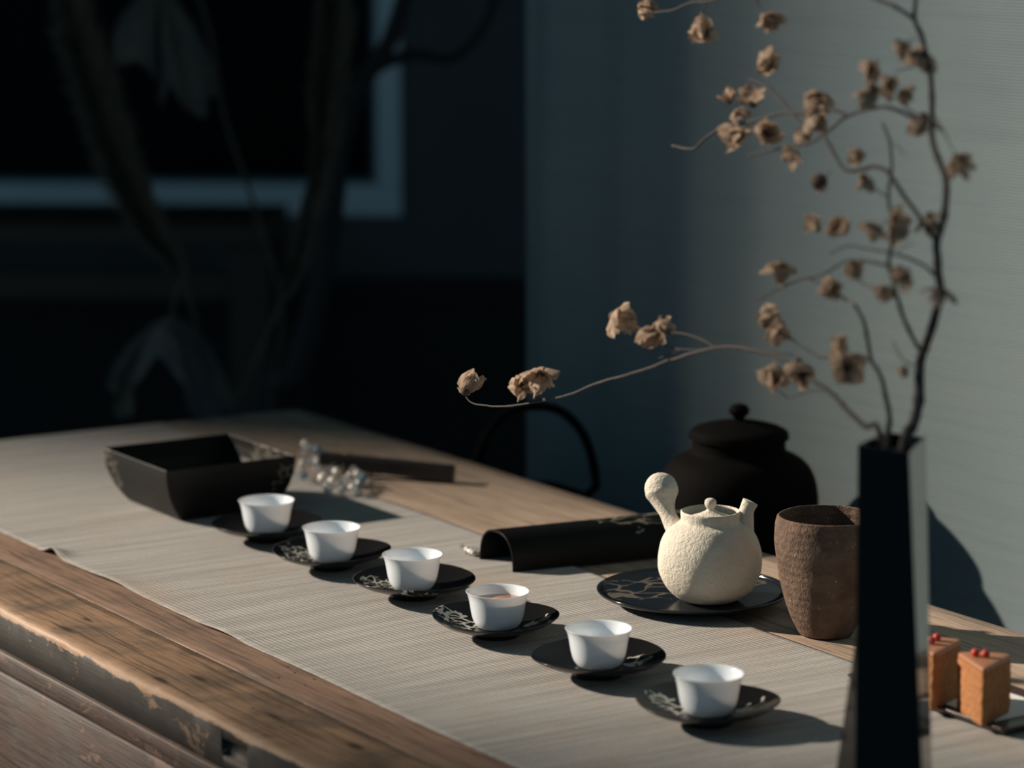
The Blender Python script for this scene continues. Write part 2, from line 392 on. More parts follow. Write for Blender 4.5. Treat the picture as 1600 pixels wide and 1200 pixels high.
# ------------------------------------------------------------------ the table
tb = empty('wooden_table', (1.5, 2.3, 0), label='long weathered wooden plank table with worn front edge carrying the tea set', cat='table')
def tp(name, vf, m, **k):
    o = obj(name, vf, m, tb, **k); o.matrix_parent_inverse = Matrix.Translation((-1.5, -2.3, 0)); return o
def plank(x0, x1, y0, y1, th, edge_l=0.003, edge_r=.0015, wob=.0012, n=160, seed=0, m=W_TOP, mside=None, notch=None):
    """a board swept along y with softened, irregular edges"""
    prof = [(0, -th), (0, -th*.6), (0, -edge_l), (.3*edge_l, -.3*edge_l), (edge_l, 0)]
    prof = [(x0+a, b) for a, b in prof]
    w = x1-x0
    for k in range(1, 8): prof.append((x0+edge_l+(w-edge_l-edge_r)*k/8, 0))
    prof += [(x1-edge_r, 0), (x1, -edge_r), (x1, -th)]
    V, F = [], []; m_ = len(prof)
    for i in range(n+1):
        y = y0+(y1-y0)*i/n
        for k, (x, z) in enumerate(prof):
            a = noise.noise(Vector((y*14+seed*9, k*.7, seed))); b = noise.noise(Vector((y*60+seed*5, k*.9, seed+4)))
            dx = dz = 0
            if k in (2, 3, 4): dx = wob*(a+.6*b)*(1 if k < 4 else 1.6); dz = -abs(wob*(a+.5*b))*(1.5 if k == 3 else .8 if k == 2 else .1)
            elif k > 4: dz = .0003*noise.noise(Vector((x*30, y*5, seed)))
            else: dx = .0006*a
            V.append((x+dx, y, ZT+z+min(dz, 0)-(0 if seed == 1 else .0007)))
    for i in range(n):
        for k in range(m_):
            l = (k+1) % m_; F.append((i*m_+k, i*m_+l, (i+1)*m_+l, (i+1)*m_+k))
    F.append(tuple(range(m_))); F.append(tuple(range(n*m_, (n+1)*m_)))
    o = tp('table_plank', (V, F), m)
    if seed > 1: o.data.materials.append(W_EDGE)
    for p in o.data.polygons:
        if seed > 1 and p.normal.x < -.75 and p.center.x < x0+.01: p.material_index = 1
    return o
Y0, Y1 = 1.0, 3.485
TH = .040
p1 = plank(1.127, 1.2145, Y0, Y1, TH, edge_l=.005, wob=.0022, n=420, seed=1)
# the old mortise cut into the front edge
nA = CAM + ray(346, 1140)*((1.127-CAM.x)/ray(346, 1140).x); nB = CAM + ray(386, 1172)*((1.127-CAM.x)/ray(386, 1172).x)
cut = obj('mortise_cutter', box(1.10, 1.1325, nB.y, nA.y, ZT-.029, ZT-.0135), W_EDGE)
bm_ = p1.modifiers.new('cut', 'BOOLEAN'); bm_.operation = 'DIFFERENCE'; bm_.object = cut; bm_.solver = 'EXACT'
dg = bpy.context.evaluated_depsgraph_get(); me_ = bpy.data.meshes.new_from_object(p1.evaluated_get(dg)); p1.modifiers.clear(); p1.data = me_
bpy.data.objects.remove(cut, do_unlink=True)
plank(1.2155, 1.452, Y0, Y1-.004, .036, edge_l=.0006, wob=.0003, seed=2, m=W_TOP2, n=120)
plank(1.4535, 1.69, Y0, Y1+.002, .036, edge_l=.001, wob=.0004, seed=3, m=W_FAR, n=40)
plank(1.6915, 1.907, Y0, Y1, .036, edge_l=.001, edge_r=.004, wob=.0004, seed=4, m=W_FAR, n=60)
# apron boards under the front edge, one below the other with a gap line
def apron(z0, z1, x0, seed):
    n = 90; V, F = [], []; pr = [(0, z0), (-.0015, z0+.002), (-.001, (z0+z1)/2), (-.0015, z1-.002), (0, z1), (.025, z1), (.025, z0)]
    for i in range(n+1):
        y = Y0+.06+(Y1-Y0-.12)*i/n
        for k, (a, b) in enumerate(pr): V.append((x0+a+(.0007*noise.noise(Vector((y*30, k, seed))) if k < 5 else 0), y, ZT+b))
    m_ = len(pr)
    for i in range(n):
        for k in range(m_): l = (k+1) % m_; F.append((i*m_+k, i*m_+l, (i+1)*m_+l, (i+1)*m_+k))
    F.append(tuple(range(m_))); F.append(tuple(range(n*m_, (n+1)*m_)))
    tp('apron_board', (V, F), W_APRON)
zg = (CAM+ray(0, 1048)*((1.127-CAM.x)/ray(0, 1048).x)).z-ZT
apron(zg+.0008, -.0425, 1.1265, 1); apron(zg-.12, zg-.0008, 1.1275, 2)
for i, x in enumerate((1.16, 1.87)):
    for y in (1.15, 3.38):
        tp('leg', box(x-.025, x+.025, y-.03, y+.03, 0, ZT-.041), W_APRON, smooth=False, bevel=.004)
tp('back_apron', box(1.865, 1.885, Y0+.08, Y1-.08, ZT-.12, ZT-.037), W_APRON, smooth=False, bevel=.002)

# runner
def runner():
    ny, nx = 420, 60; V, F = [], []; y0, y1 = 1.02, 3.475
    for i in range(ny+1):
        y = y0+(y1-y0)*i/ny
        xl = 1.2625+.0022*noise.noise(Vector((y*5, 0, 0)))+.0008*noise.noise(Vector((y*40, 2, 0))); xr = 1.695+.0035*noise.noise(Vector((y*3, 7, 0)))
        for j in range(nx+1):
            t = j/nx; x = xl+(xr-xl)*t
            e = min(t, 1-t)
            z = .0016+.0012*max(0, noise.noise(Vector((x*9, y*5, 3))))
            for (by, bw, bh) in ((2.853, .016, .0085), (2.70, .05, .003), (2.46, .035, .0025)):
                z += bh*math.exp(-((y-by)/bw)**2)*math.exp(-(t/.035)**2)
            V.append((x, y, ZT+z))
    for i in range(ny):
        for j in range(nx):
            a = i*(nx+1)+j; F.append((a, a+1, a+nx+2, a+nx+1))
    return V, F
rn = obj('table_runner', runner(), LINEN, solid=.0011)
tag(rn, 'long grey ribbed linen runner lying along the wooden table under the tea set', 'table runner')
RZ = ZT+.0034                                # height of things on the runner

# ------------------------------------------------------------------ cups and saucers
def org(amp, seed):
    def f(v):
        a = math.atan2(v.y, v.x); r = math.hypot(v.x, v.y)
        k = 1+amp*(math.sin(2*a+seed)+.6*math.sin(3*a+seed*2.3))*min(1, r/.06)
        return Vector((v.x*k, v.y*k, v.z+.0012*math.sin(2*a+seed*1.7)*(r/.06)**2))
    return f
SAU = smooth_prof([(0, .0020), (.019, .0020), (.0205, 0), (.0225, 0), (.0235, .0035), (.030, .0062), (.043, .0095), (.054, .0140), (.0598, .0182), (.0603, .0190), (.0596, .0192), (.053, .0160), (.042, .0118), (.030, .0088), (.020, .0080), (0, .0080)], 3)
CUPO = [(0, .0012), (.0150, .0012), (.0158, 0), (.0180, 0), (.0198, .0014), (.0228, .0055), (.0250, .013), (.0264, .021), (.0277, .027), (.0289, .0305), (.0298, .0322), (.0300, .0326), (.0294, .0327)]
CUPI = [(.0280, .0305), (.0264, .0265), (.0252, .020), (.0238, .013), (.0212, .0066), (.016, .0034), (0, .0030)]
CUPP = smooth_prof(CUPO, 2)+smooth_prof(CUPI, 3)
spots = [(1.486, 2.791), (1.480, 2.640), (1.486, 2.486), (1.473, 2.314), (1.474, 2.146), (1.467, 1.973)]
# patches of silver web per saucer (local x, y, rx, ry)
patch = [[(.034, -.018, .012, .012)], [(-.022, .030, .020, .022), (-.038, .008, .012, .012)], [(-.024, .028, .018, .022), (-.012, -.046, .030, .010)],
         [(-.025, .030, .018, .026), (.036, -.016, .018, .009)], [(.033, -.012, .015, .017)], [(-.020, .029, .015, .024), (.035, -.014, .018, .010)]]
where = ['farthest saucer, beside the square bowl', 'second from the square bowl', 'third from the square bowl',
         'under the cup of amber tea', 'silver squiggle right of its cup', 'nearest to the tall vase']
cwhere = ['farthest, beside the square bowl', 'second from the square bowl', 'left of the tea-filled one', 'amber tea visible inside',
          'right of the tea-filled one', 'nearest to the tall black vase']
tea = M('amber_tea', (.62, .24, .09), .05)
for i, (x, y) in enumerate(spots):
    mt = lacquer('saucer_lacquer', 66 if i > 2 else 90, 0, 1, patch[i], 1, rough=.2, thick=.055 if i in (3, 5) else .04)
    s = obj('saucer', lathe(SAU, 72, org(.012, i*1.9)), mt); s.location = (x, y, RZ)
    tag(s, 'black lacquer saucer with silver web, '+where[i], 'saucer', 'black saucers in a row on the runner')
    c = empty('tea_cup', (x+.001*math.sin(i*5), y+.0015*math.cos(i*3), RZ+.0082), rz=i, label='small white porcelain tea cup, '+cwhere[i], cat='cup', group='white tea cups in a row')
    obj('cup_body', lathe([(r, z*1.05) for r, z in CUPP], 64), PORC, c)
    if i == 3: obj('tea', lathe([(0, .0250), (.0262, .0250), (.0262, .0245), (0, .0240)], 48), tea.m, c)

# ------------------------------------------------------------------ round tray, teapot, pitcher
TX, TY = 1.707, 2.322
tr = empty('round_tray', (TX, TY, RZ), label='round flat black lacquer tray with silver vein pattern under the cream teapot', cat='tray')
TRAY = smooth_prof([(0, .0060), (.060, .0060), (.086, .0072), (.0925, .0092), (.0945, .0115), (.0942, .0124), (.0925, .0124), (.090, .0112), (.085, .0108), (0, .0108)], 3)
obj('tray_plate', lathe(TRAY, 96), lacquer('tray_lacquer', 30, 0, 1, [(-.035, .03, .05, .045), (.05, -.01, .045, .03)], 1, rough=.13, thick=.028, base=(.010, .013, .017), silver=(.15, .13, .11)), tr)
obj('foot_ring', lathe([(.060, 0), (.064, 0), (.066, .0062), (.058, .0062), (.060, 0)], 72), MATTEB, tr)
tpx, tpy = 1.696, 2.280
TP = empty('clay_teapot', (tpx, tpy, RZ+.0108), label='round cream stoneware teapot with bulb-ended side handle on the round black tray', cat='teapot')
def rough_fn(amp, sc):
    def f(v):
        d = noise.noise(v*sc)*amp+noise.noise(v*sc*3.1)*amp*.4
        r = Vector((v.x, v.y, 0)); return v+(r.normalized() if r.length > 1e-4 else Vector((0, 0, 0)))*d
    return f
BODY = smooth_prof([(0, .0008), (.020, .0005), (.026, .0012), (.034, .0055), (.0425, .0140), (.0482, .0255), (.0503, .0385), (.0490, .0520), (.0445, .0640), (.0370, .0735), (.0305, .0775), (.0288, .0795)], 5) + \
       [(.0287, .0815), (.0290, .0860), (.0288, .0880), (.0278, .0886), (.0268, .0878), (.0264, .0835), (.0262, .0790), (.030, .0740), (.038, .068), (.044, .055), (.045, .038), (.038, .015), (.02, .005), (0, .004)]
obj('teapot_body', lathe(BODY, 96, rough_fn(.0007, 45)), CREAM, TP)
lid = obj('lid', lathe(smooth_prof([(0, .0760), (.0240, .0765), (.0255, .0785), (.0250, .0805), (.018, .0835), (.009, .0865), (.0045, .0885), (0, .0886)], 3), 64, rough_fn(.0003, 60)), CREAM, TP)
obj('knob', lathe(smooth_prof([(0, .0870), (.0048, .0875), (.0034, .0900), (.0044, .0920), (.0057, .0950), (.0052, .0985), (.0030, .1003), (0, .1007)], 4), 32, rough_fn(.0002, 120)), CREAM, lid)
def cl(dx, z, back=0): return RT*dx + Vector((FWH.x, FWH.y, 0))*back + Vector((0, 0, z))
hp = [cl(-.028, .064, .004), cl(-.0365, .074, .012), cl(-.0405, .083, .018), cl(-.0435, .0915, .024), cl(-.0450, .0985, .028), cl(-.0460, .1025, .030), cl(-.0464, .1036, .0305)]
hr = [.0125, .0088, .0082, .0118, .0160, .0162, .0160]
hc = catmull(hp, 4); hrr = [v.x for v in catmull([Vector((r, 0, 0)) for r in hr], 4)]
hd = (hc[-1]-hc[-2]).normalized(); he = hc[-1].copy(); hr_ = hrr[-1]
for q in (12, 24, 36, 48, 60, 72, 84): hc.append(he+hd*hr_*math.sin(R(q))); hrr.append(hr_*math.cos(R(q)))
hv = tube(hc, hrr, 28); hv = ([v+Vector((noise.noise(v*60), noise.noise(v*60+Vector((9, 0, 0))), noise.noise(v*60+Vector((0, 9, 0)))))*.0006 for v in hv[0]], hv[1])
obj('side_handle', hv, CREAM, TP)
sp = catmull([cl(.030, .066, .002), cl(.0335, .078, .002), cl(.0350, .088, .002), cl(.0385, .0965, .002)], 4)
sr = [v.x for v in catmull([Vector((r, 0, 0)) for r in (.0135, .0088, .0072, .0078)], 4)]
spt = tube(sp+[sp[-1]+(sp[-1]-sp[-2])*.1, sp[-1], sp[-3]], sr+[.0068, .0052, .0045], 28, cap=False)
obj('spout', spt, CREAM, TP)

bx, by = 1.7435, 2.160
BP = [(0, .0006), (.018, .0002), (.0235, 0), (.0262, .0020), (.0310, .012), (.0385, .030), (.0440, .050), (.0475, .070), (.0492, .088), (.0490, .103), (.0478, .1115), (.0472, .1135), (.0462, .1140), (.0452, .1130), (.0455, .105), (.0462, .090), (.0445, .070), (.041, .050), (.035, .030), (.027, .012), (.015, .006), (0, .005)]
camR = math.atan2(RT.y, RT.x)
def pitch_fn(v):
    r = math.hypot(v.x, v.y)
    if r < 1e-4: return v
    a = math.atan2(v.y, v.x)-(camR-R(14)); a = (a+math.pi) % (2*math.pi)-math.pi
    k = max(0, (v.z-.075)/.039); k = min(k, 1.0)
    out = .012*math.exp(-(a/.30)**2) - .0055*(math.exp(-((a-.62)/.20)**2)+math.exp(-((a+.62)/.20)**2))
    d = out*k**1.6 + (noise.noise(v*30)*.0009 + noise.noise(v*80)*.0005)
    return Vector((v.x*(r+d)/r, v.y*(r+d)/r, v.z - .004*k*(math.exp(-((a-.5)/.3)**2)+math.exp(-((a+.5)/.3)**2))+.0006*noise.noise(v*25)*k))
pt = obj('clay_pitcher', lathe(smooth_prof(BP, 4), 120, pitch_fn), BROWN); pt.location = (bx, by, ZT+.0005)
tag(pt, 'tall rough dark brown clay pitcher with pinched pouring lip, between cream teapot and black vase', 'pitcher')

# ------------------------------------------------------------------ arched lacquer tray lying behind the cups
A0, A1 = T(749, 877), T(802, 898); A0.z = A1.z = 0; AX = Vector((.985, -.135, 0)).normalized()
def arch():
    n, m, L, hgt = 30, 40, .235, .037; mid = (A0+A1)/2; wv = (A0-A1)/2; V, F = [], []
    def row(s, off, end):
        for k in range(n+1):
            a = math.pi*k/n; c, q = math.cos(a), math.sin(a)
            cc = math.copysign(abs(c)**.8, c); qq = q**.75
            V.append(mid+wv*cc*(1-off/wv.length)+AX*s+Vector((0, 0, (hgt-off)*qq)))
    for side, off in ((0, 0), (1, .0022)):
        for i in range(m+1): row(L*i/m - .006*math.sin(math.pi*0), off, i)
    N = n+1
    for i in range(m):
        for k in range(n):
            a = i*N+k; F.append((a, a+1, a+N+1, a+N)); b = (m+1)*N+a; F.append((b, b+N, b+N+1, b+1))
    o2 = (m+1)*N
    for k in range(n): F.append((k, k+o2, k+1+o2, k+1)); a = m*N+k; F.append((a, a+1, a+1+o2, a+o2))
    for i in range(m): a = i*N; F.append((a, a+N, a+N+o2, a+o2)); a = i*N+n; F.append((a, a+o2, a+N+o2, a+N))
    org_ = mid; return [v-org_ for v in V], F, org_
av, af, ao = arch()
ar = obj('arched_tray', (av, af), lacquer('arched_tray_lacquer', 50, 0, 1, [(.17, .0, .055, .05)], 1, rough=.42, thick=.06, silver=(.22, .21, .17), base=(.004, .004, .0045), spec=.14), bevel=.0005)
ar.location = (ao.x, ao.y, RZ-.0011); tag(ar, 'black lacquer arched tray lying upturned like a roof tile, behind the row of cups', 'tray')

# ------------------------------------------------------------------ square bowl with curved walls
def bowl():
    h, hs, th = .061, .0805, .0022; rows = []
    def ring(z, sx, sy, n=14):
        pts = []
        cor = [(-sx, -sy), (sx, -sy), (sx, sy), (-sx, sy)]
        for a in range(4):
            p, q = cor[a], cor[(a+1) % 4]
            for k in range(n): t = k/n; pts.append(Vector((p[0]+(q[0]-p[0])*t, p[1]+(q[1]-p[1])*t, z)))
        return pts
    zs = [0, .004, .010, .018, .028, .040, .052, h]
    for z in zs:
        u = 1-z/h; ix = .024*u**2.2; iy = .014*u**2.2; rows.append(ring(z, hs-ix, hs-iy))
    for z in reversed(zs):
        u = 1-z/h; ix = .024*u**2.2; iy = .014*u**2.2; rows.append(ring(max(z, 0)+(th if z < .03 else 0) if z < h else h, hs-ix-th, hs-iy-th))
    V, F = [], []; N = len(rows[0])
    for r in rows: V += r
    for i in range(len(rows)-1):
        for k in range(N): l = (k+1) % N; F.append((i*N+k, i*N+l, (i+1)*N+l, (i+1)*N+k))
    F.append(tuple(range(N))[::-1]); F.append(tuple(range((len(rows)-1)*N, len(rows)*N)))
    return V, F
bl = obj('square_bowl', bowl(), lacquer('bowl_lacquer', 70, 0, 1, [(-.079, .076, .012, .03), (.078, -.03, .045, .05)], 1, rough=.45, thick=.05, silver=(.13, .12, .10), base=(.006, .006, .006), spec=.25), smooth=False, bevel=.0012)
bc = sum((T(x, y, .0645) for x, y in ((157, 697), (247, 733), (462, 715), (375, 678))), Vector())/4; bl.location = (bc.x, bc.y, RZ); tag(bl, 'large square black lacquer bowl with curved walls at the far end of the runner', 'bowl')

# ------------------------------------------------------------------ dark stick and bead strings
st0, st1 = T(708, 741, .010), T(500, 716, .018)
def bar(a, b, w0, w1, h0, h1):
    d = (b-a).normalized(); sx = d.cross(Vector((0, 0, 1))).normalized(); uz = sx.cross(d); V = []
    n = 10
    for i in range(n+1):
        t = i/n; p = a+(b-a)*t; w = w0+(w1-w0)*t; hh = h0+(h1-h0)*t
        for q, r in ((-1, -1), (1, -1), (1, 1), (-1, 1)): V.append(p+sx*w*q+uz*hh*r)
    F = [(i*4+k, i*4+(k+1) % 4, (i+1)*4+(k+1) % 4, (i+1)*4+k) for i in range(n) for k in range(4)]
    F += [(0, 1, 2, 3), (n*4, n*4+1, n*4+2, n*4+3)]; return V, F
sk = obj('wooden_stick', bar(st0, st1, .009, .007, .010, .0075), MATTEB, bevel=.002)
tag(sk, 'dark tapered wooden stick lying on bare wood beside the crystal beads', 'stick')
def gem(name, c, rough, trans, metal=0):
    m = M(name, c, rough, metal, .8); m.b.inputs['Transmission Weight'].default_value = trans; m.b.inputs['IOR'].default_value = 1.6
    m.base(m.mix(m.noise(m.co(), 200, 2), tuple(a*.85 for a in c), c)); return m.m
GEMS = [gem('clear_crystal', (.92, .93, .93), .12, .75), gem('blue_crystal', (.28, .42, .55), .2, .45), gem('pearl_bead', (.8, .74, .66), .25, 0), gem('peach_bead', (.85, .42, .2), .25, .2)]
gm = []
for k, g in enumerate(GEMS):
    b = bmesh.new(); bmesh.ops.create_icosphere(b, subdivisions=1 if k < 2 else 2, radius=1); m_ = bpy.data.meshes.new('bead'); b.to_mesh(m_); b.free()
    m_.materials.append(g)
    if k > 1: m_.shade_smooth()
    gm.append(m_)
bs = empty('crystal_bead_string', T(500, 745), label='heap of sparkling clear and blue crystal beads on the far runner edge', cat='beads')
bloc = bs.location.copy()
crys = [(478, 694, 2), (476, 708, 0), (474, 725, 2), (475, 743, 1), (496, 703, 1), (488, 722, 1), (508, 712, 0), (513, 720, 2), (497, 722, 2), (500, 736, 0), (542, 716, 3), (526, 738, 2), (505, 747, 2), (521, 752, 2),
        (553, 734, 0), (540, 748, 0), (547, 745, 2), (562, 755, 1), (567, 747, 1), (535, 765, 0), (552, 762, 2), (558, 768, 0), (512, 762, 0), (490, 715, 0), (484, 700, 0), (530, 757, 0), (506, 741, 0), (546, 756, 0),
        (560, 741, 2), (470, 735, 0), (495, 732, 0), (515, 735, 0)]
prevp = []
for k, (x, y, c) in enumerate(crys):
    r = random.uniform(.0055, .0075); lift = max(.0, (758-y)*.00012)
    p = T(x, y, r+.003+lift)
    o = bpy.data.objects.new('bead', gm[c]); COL.objects.link(o); o.parent = bs; o.location = p-bloc; o.scale = (r, r*random.uniform(.8, 1), r)
    o.rotation_euler = [random.uniform(0, 6) for _ in range(3)]; prevp.append(p-bloc)
thread = obj('thread', tube(catmull(prevp[:22], 2), .0006, 5), simple('bead_thread', (.4, .4, .38), .5), bs)
b2 = empty('bead_sprig', T(735, 862), label='tiny pale bead sprig lying against the open end of the arched tray', cat='beads')
b2l = b2.location.copy()
for k, (x, y, c, r) in enumerate([(722, 853, 0, .0018), (730, 858, 2, .003), (736, 862, 2, .0034), (741, 864, 2, .003), (729, 863, 1, .0022), (744, 858, 0, .0025), (748, 864, 2, .0028), (738, 856, 0, .0022)]):
    o = bpy.data.objects.new('bead', gm[c]); COL.objects.link(o); o.parent = b2; o.location = T(x, y, r+.003)-b2l; o.scale = (r*1.5, r, r); o.rotation_euler = (0, 0, k)
obj('wire', tube([T(720, 850, .006)-b2l, T(735, 859, .006)-b2l, T(752, 864, .006)-b2l], .0007, 5), simple('green_wire', (.06, .09, .06), .5), b2)

# ------------------------------------------------------------------ cakes on a plate
PZ = RZ
pl = empty('cake_plate', (1.694, 1.905, PZ), label='narrow rectangular dark plate under the two orange cakes', cat='plate')
def plate():
    sx, sy, h = .050, .103, .0065; V, F = [], []
    rows = []
    for (o_, z) in ((-.008, 0), (-.004, .001), (0, h), (-.0012, h+.0006), (-.0028, h), (-.008, .0042)):
        rr = .004; pts = []
        for (cx, cy, a0) in ((sx+o_-rr, sy+o_-rr, 0), (-(sx+o_-rr), sy+o_-rr, 90), (-(sx+o_-rr), -(sy+o_-rr), 180), (sx+o_-rr, -(sy+o_-rr), 270)):
            for k in range(5): a = R(a0+22.5*k); pts.append(Vector((cx+rr*math.cos(a), cy+rr*math.sin(a), z)))
        rows.append(pts)
    N = len(rows[0])
    for r in rows: V += r
    for i in range(len(rows)-1):
        for k in range(N): l = (k+1) % N; F.append((i*N+k, i*N+l, (i+1)*N+l, (i+1)*N+k))
    F.append(tuple(range(N))); F.append(tuple(range((len(rows)-1)*N, len(rows)*N))); return V, F
obj('plate_body', plate(), simple('dark_brown_glaze', (.035, .02, .016), .3, 0, .5, 120, .3, .0006), pl)
pp = obj('paper_sheet', box(-.034, .036, -.075, .085, 0, .0005), simple('white_paper', (.72, .70, .68), .9, 0, .04), smooth=False); pp.location = (1.694, 1.905, PZ+.0044)
tag(pp, 'white paper sheet lying on the dark plate under the orange cakes', 'paper')
def cake_m():
    m = M('orange_sponge', (.55, .26, .10), .9, 0, .2); v = m.co()
    a = m.noise(v, 220, 5, .7); pr_ = m.n('ShaderNodeTexVoronoi', {'Vector': v, 'Scale': 330}).outputs['Distance']
    c = m.mix(m.ramp(a, [(.3, 0), (.7, 1)]), (.30, .12, .044), (.44, .205, .09))
    hole = m.math('MULTIPLY', m.ramp(pr_, [(.14, 1), (.25, 0)]), m.ramp(m.noise(v, 120, 2), [(.5, 0), (.6, 1)]))
    m.base(m.mix(m.math('MULTIPLY', hole, .6), c, (.16, .06, .02))); m.bump(m.math('SUBTRACT', a, hole), .9, .0012)
    m.b.inputs['Subsurface Weight'].default_value = .0; m.b.inputs['Subsurface Scale'].default_value = .004; return m.m
CAKE = cake_m(); GLAZE = simple('orange_cake_top', (.36, .16, .08), .5, 0, .08, 60, .15, .0005)
def sector(rad, z0, z1, nz, bulge, n=16, rc=.0022, a0=25, a1=71):
    """slice of a round cake: tip at the origin, arms at the azimuths a0 and a1"""
    am = (a0+a1)/2; half = R((a1-a0)/2); rows = []
    tip = rc/math.sin(half)
    def corner(c, r, b0, b1, m): return [Vector((c[0]+r*math.cos(b0+(b1-b0)*k/m), c[1]+r*math.sin(b0+(b1-b0)*k/m), 0)) for k in range(m+1)]
    A, B, Mz = R(a0), R(a1), R(am)
    base = corner((tip*math.cos(Mz), tip*math.sin(Mz)), rc, B+math.pi/2, A+math.pi*1.5, 6)
    r2 = rc*1.8; q = (rad-r2)*math.cos(math.asin(r2/(rad-r2)))
    def arm(a, sg): return (q*math.cos(a)-sg*r2*math.sin(a), q*math.sin(a)+sg*r2*math.cos(a))
    base += corner(arm(A, 1), r2, A-math.pi/2, A+.05, 4)
    for k in range(1, n): a = A+.09+(B-A-.18)*k/n; base.append(Vector((rad*math.cos(a), rad*math.sin(a), 0)))
    base += corner(arm(B, -1), r2, B-.05, B+math.pi/2, 4)
    cen = sum(base, Vector())/len(base)
    for k in range(nz+1):
        t = k/nz; g = bulge*max(0, math.sin(math.pi*t))**.7
        rows.append([v+(v-cen).normalized()*g+Vector((0, 0, z0+(z1-z0)*t)) for v in base])
    return rows
def loft(rows, jitter=0):
    V, F = [], []; N = len(rows[0])
    for r in rows: V += r
    if jitter: V = [v+Vector((noise.noise(v*350), noise.noise(v*350+Vector((5, 5, 5))), 0))*jitter for v in V]
    for i in range(len(rows)-1):
        for k in range(N): l = (k+1) % N; F.append((i*N+k, i*N+l, (i+1)*N+l, (i+1)*N+k))
    F.append(tuple(range(N))[::-1]); F.append(tuple(range((len(rows)-1)*N, len(rows)*N))); return V, F
HC = .050
BERRY = simple('red_dried_berry', (.55, .05, .03), .4, 0, .3, 300, .5, .001)
for i, (c, lab) in enumerate([(tuple(T(1535, 1138, .008)[:2]), 'orange quarter-round sponge cake with two red berries, nearest corner of the dark plate'),
                              (tuple(T(1457, 1112, .008)[:2]), 'orange quarter-round sponge cake half hidden behind the tall black vase')]):
    k = empty('sponge_cake', (c[0], c[1], PZ+.0049), label=lab, cat='cake', group='orange cakes on the plate')
    obj('crumb', loft(sector(.0585, 0, HC-.004, 26, .0012), .0009), CAKE, k)
    rows = sector(.0585, HC-.004, HC-.0012, 2, .0004)
    cen = Vector((.027, .030, 0))
    for sc, z in ((.985, HC-.0003), (.95, HC), (.6, HC+.0002)): rows.append([Vector((cen.x+(v.x-cen.x)*sc, cen.y+(v.y-cen.y)*sc, z)) for v in rows[2]])
    obj('glazed_top', loft(rows), GLAZE, k)
    for j, (dx, dy) in enumerate((((1524, 1020), (1540, 1022)), ((1455, 1001), (1464, 996)))[i]):
        b = bmesh.new(); bmesh.ops.create_icosphere(b, subdivisions=3, radius=.0036)
        for v in b.verts: v.co *= 1+.12*noise.noise(v.co*500+Vector((i*7, j*3, 0)))
        o = obj('red_berry', b, BERRY); bq = T(dx, dy, .0615); o.location = (bq.x, bq.y, PZ+.0049+HC+.0034)
        tag(o, ('left' if j == 0 else 'right')+' red dried berry on top of the '+('near' if i == 0 else 'vase-hidden')+' orange cake', 'berry', 'red berries on the cakes')

# ------------------------------------------------------------------ tall faceted vase
VX, VY = 1.425, 1.690
Zr = (D(1390, 689, 2.272)).z
def vp(x, y, dep, z): p = D(x, y, dep); return Vector((p.x, p.y, z))
def atz(x, dep, z):                          # column px x at depth dep, height z
    v = ((CAM.z-z)/dep-math.sin(PITCH))/math.cos(PITCH); q = D(x, 600+v*FPX, dep); return Vector((q.x, q.y, z))
dv = 2.262
topq = [atz(1340, dv-.004, Zr), atz(1420, dv-.034, Zr), atz(1447, dv+.026, Zr), atz(1384, dv+.048, Zr)]
botq = [atz(1334, dv-.030, ZT+.0032), atz(1446, dv-.052, ZT+.0032), atz(1457, dv+.035, ZT+.0032), atz(1392, dv+.07, ZT+.0032), atz(1296, dv+.030, ZT+.0032)]
vbase = sum(botq, Vector())/5; vbase.z = ZT+.0032
def vase():
    Vo = [p-vbase for p in topq+botq]; tc = sum(Vo[:4], Vector())/4
    Vi = [tc+(p-tc)*.88 for p in Vo[:4]]; bi = [Vector((tc.x+(p.x-tc.x)*.7, tc.y+(p.y-tc.y)*.7, .12)) for p in Vo[:4]]
    V = Vo+Vi+bi; A, Dd, C_, B = 0, 1, 2, 3; a, d, c, b, l = 4, 5, 6, 7, 8
    F = [(A, Dd, d, a), (Dd, C_, c, d), (C_, B, b, c), (A, a, B), (a, l, B), (B, l, b), (a, d, c, b, l)]
    F += [(k, (k+1) % 4, 9+(k+1) % 4, 9+k) for k in range(4)] + [(9+k, 9+(k+1) % 4, 13+(k+1) % 4, 13+k) for k in range(4)] + [(13, 14, 15, 16)]
    return V, F
vs = obj('faceted_vase', vase(), BLACKV, smooth=False, bevel=.0007); vs.location = vbase
tag(vs, 'tall glossy black faceted vase in the foreground holding dried blossom branches', 'vase')

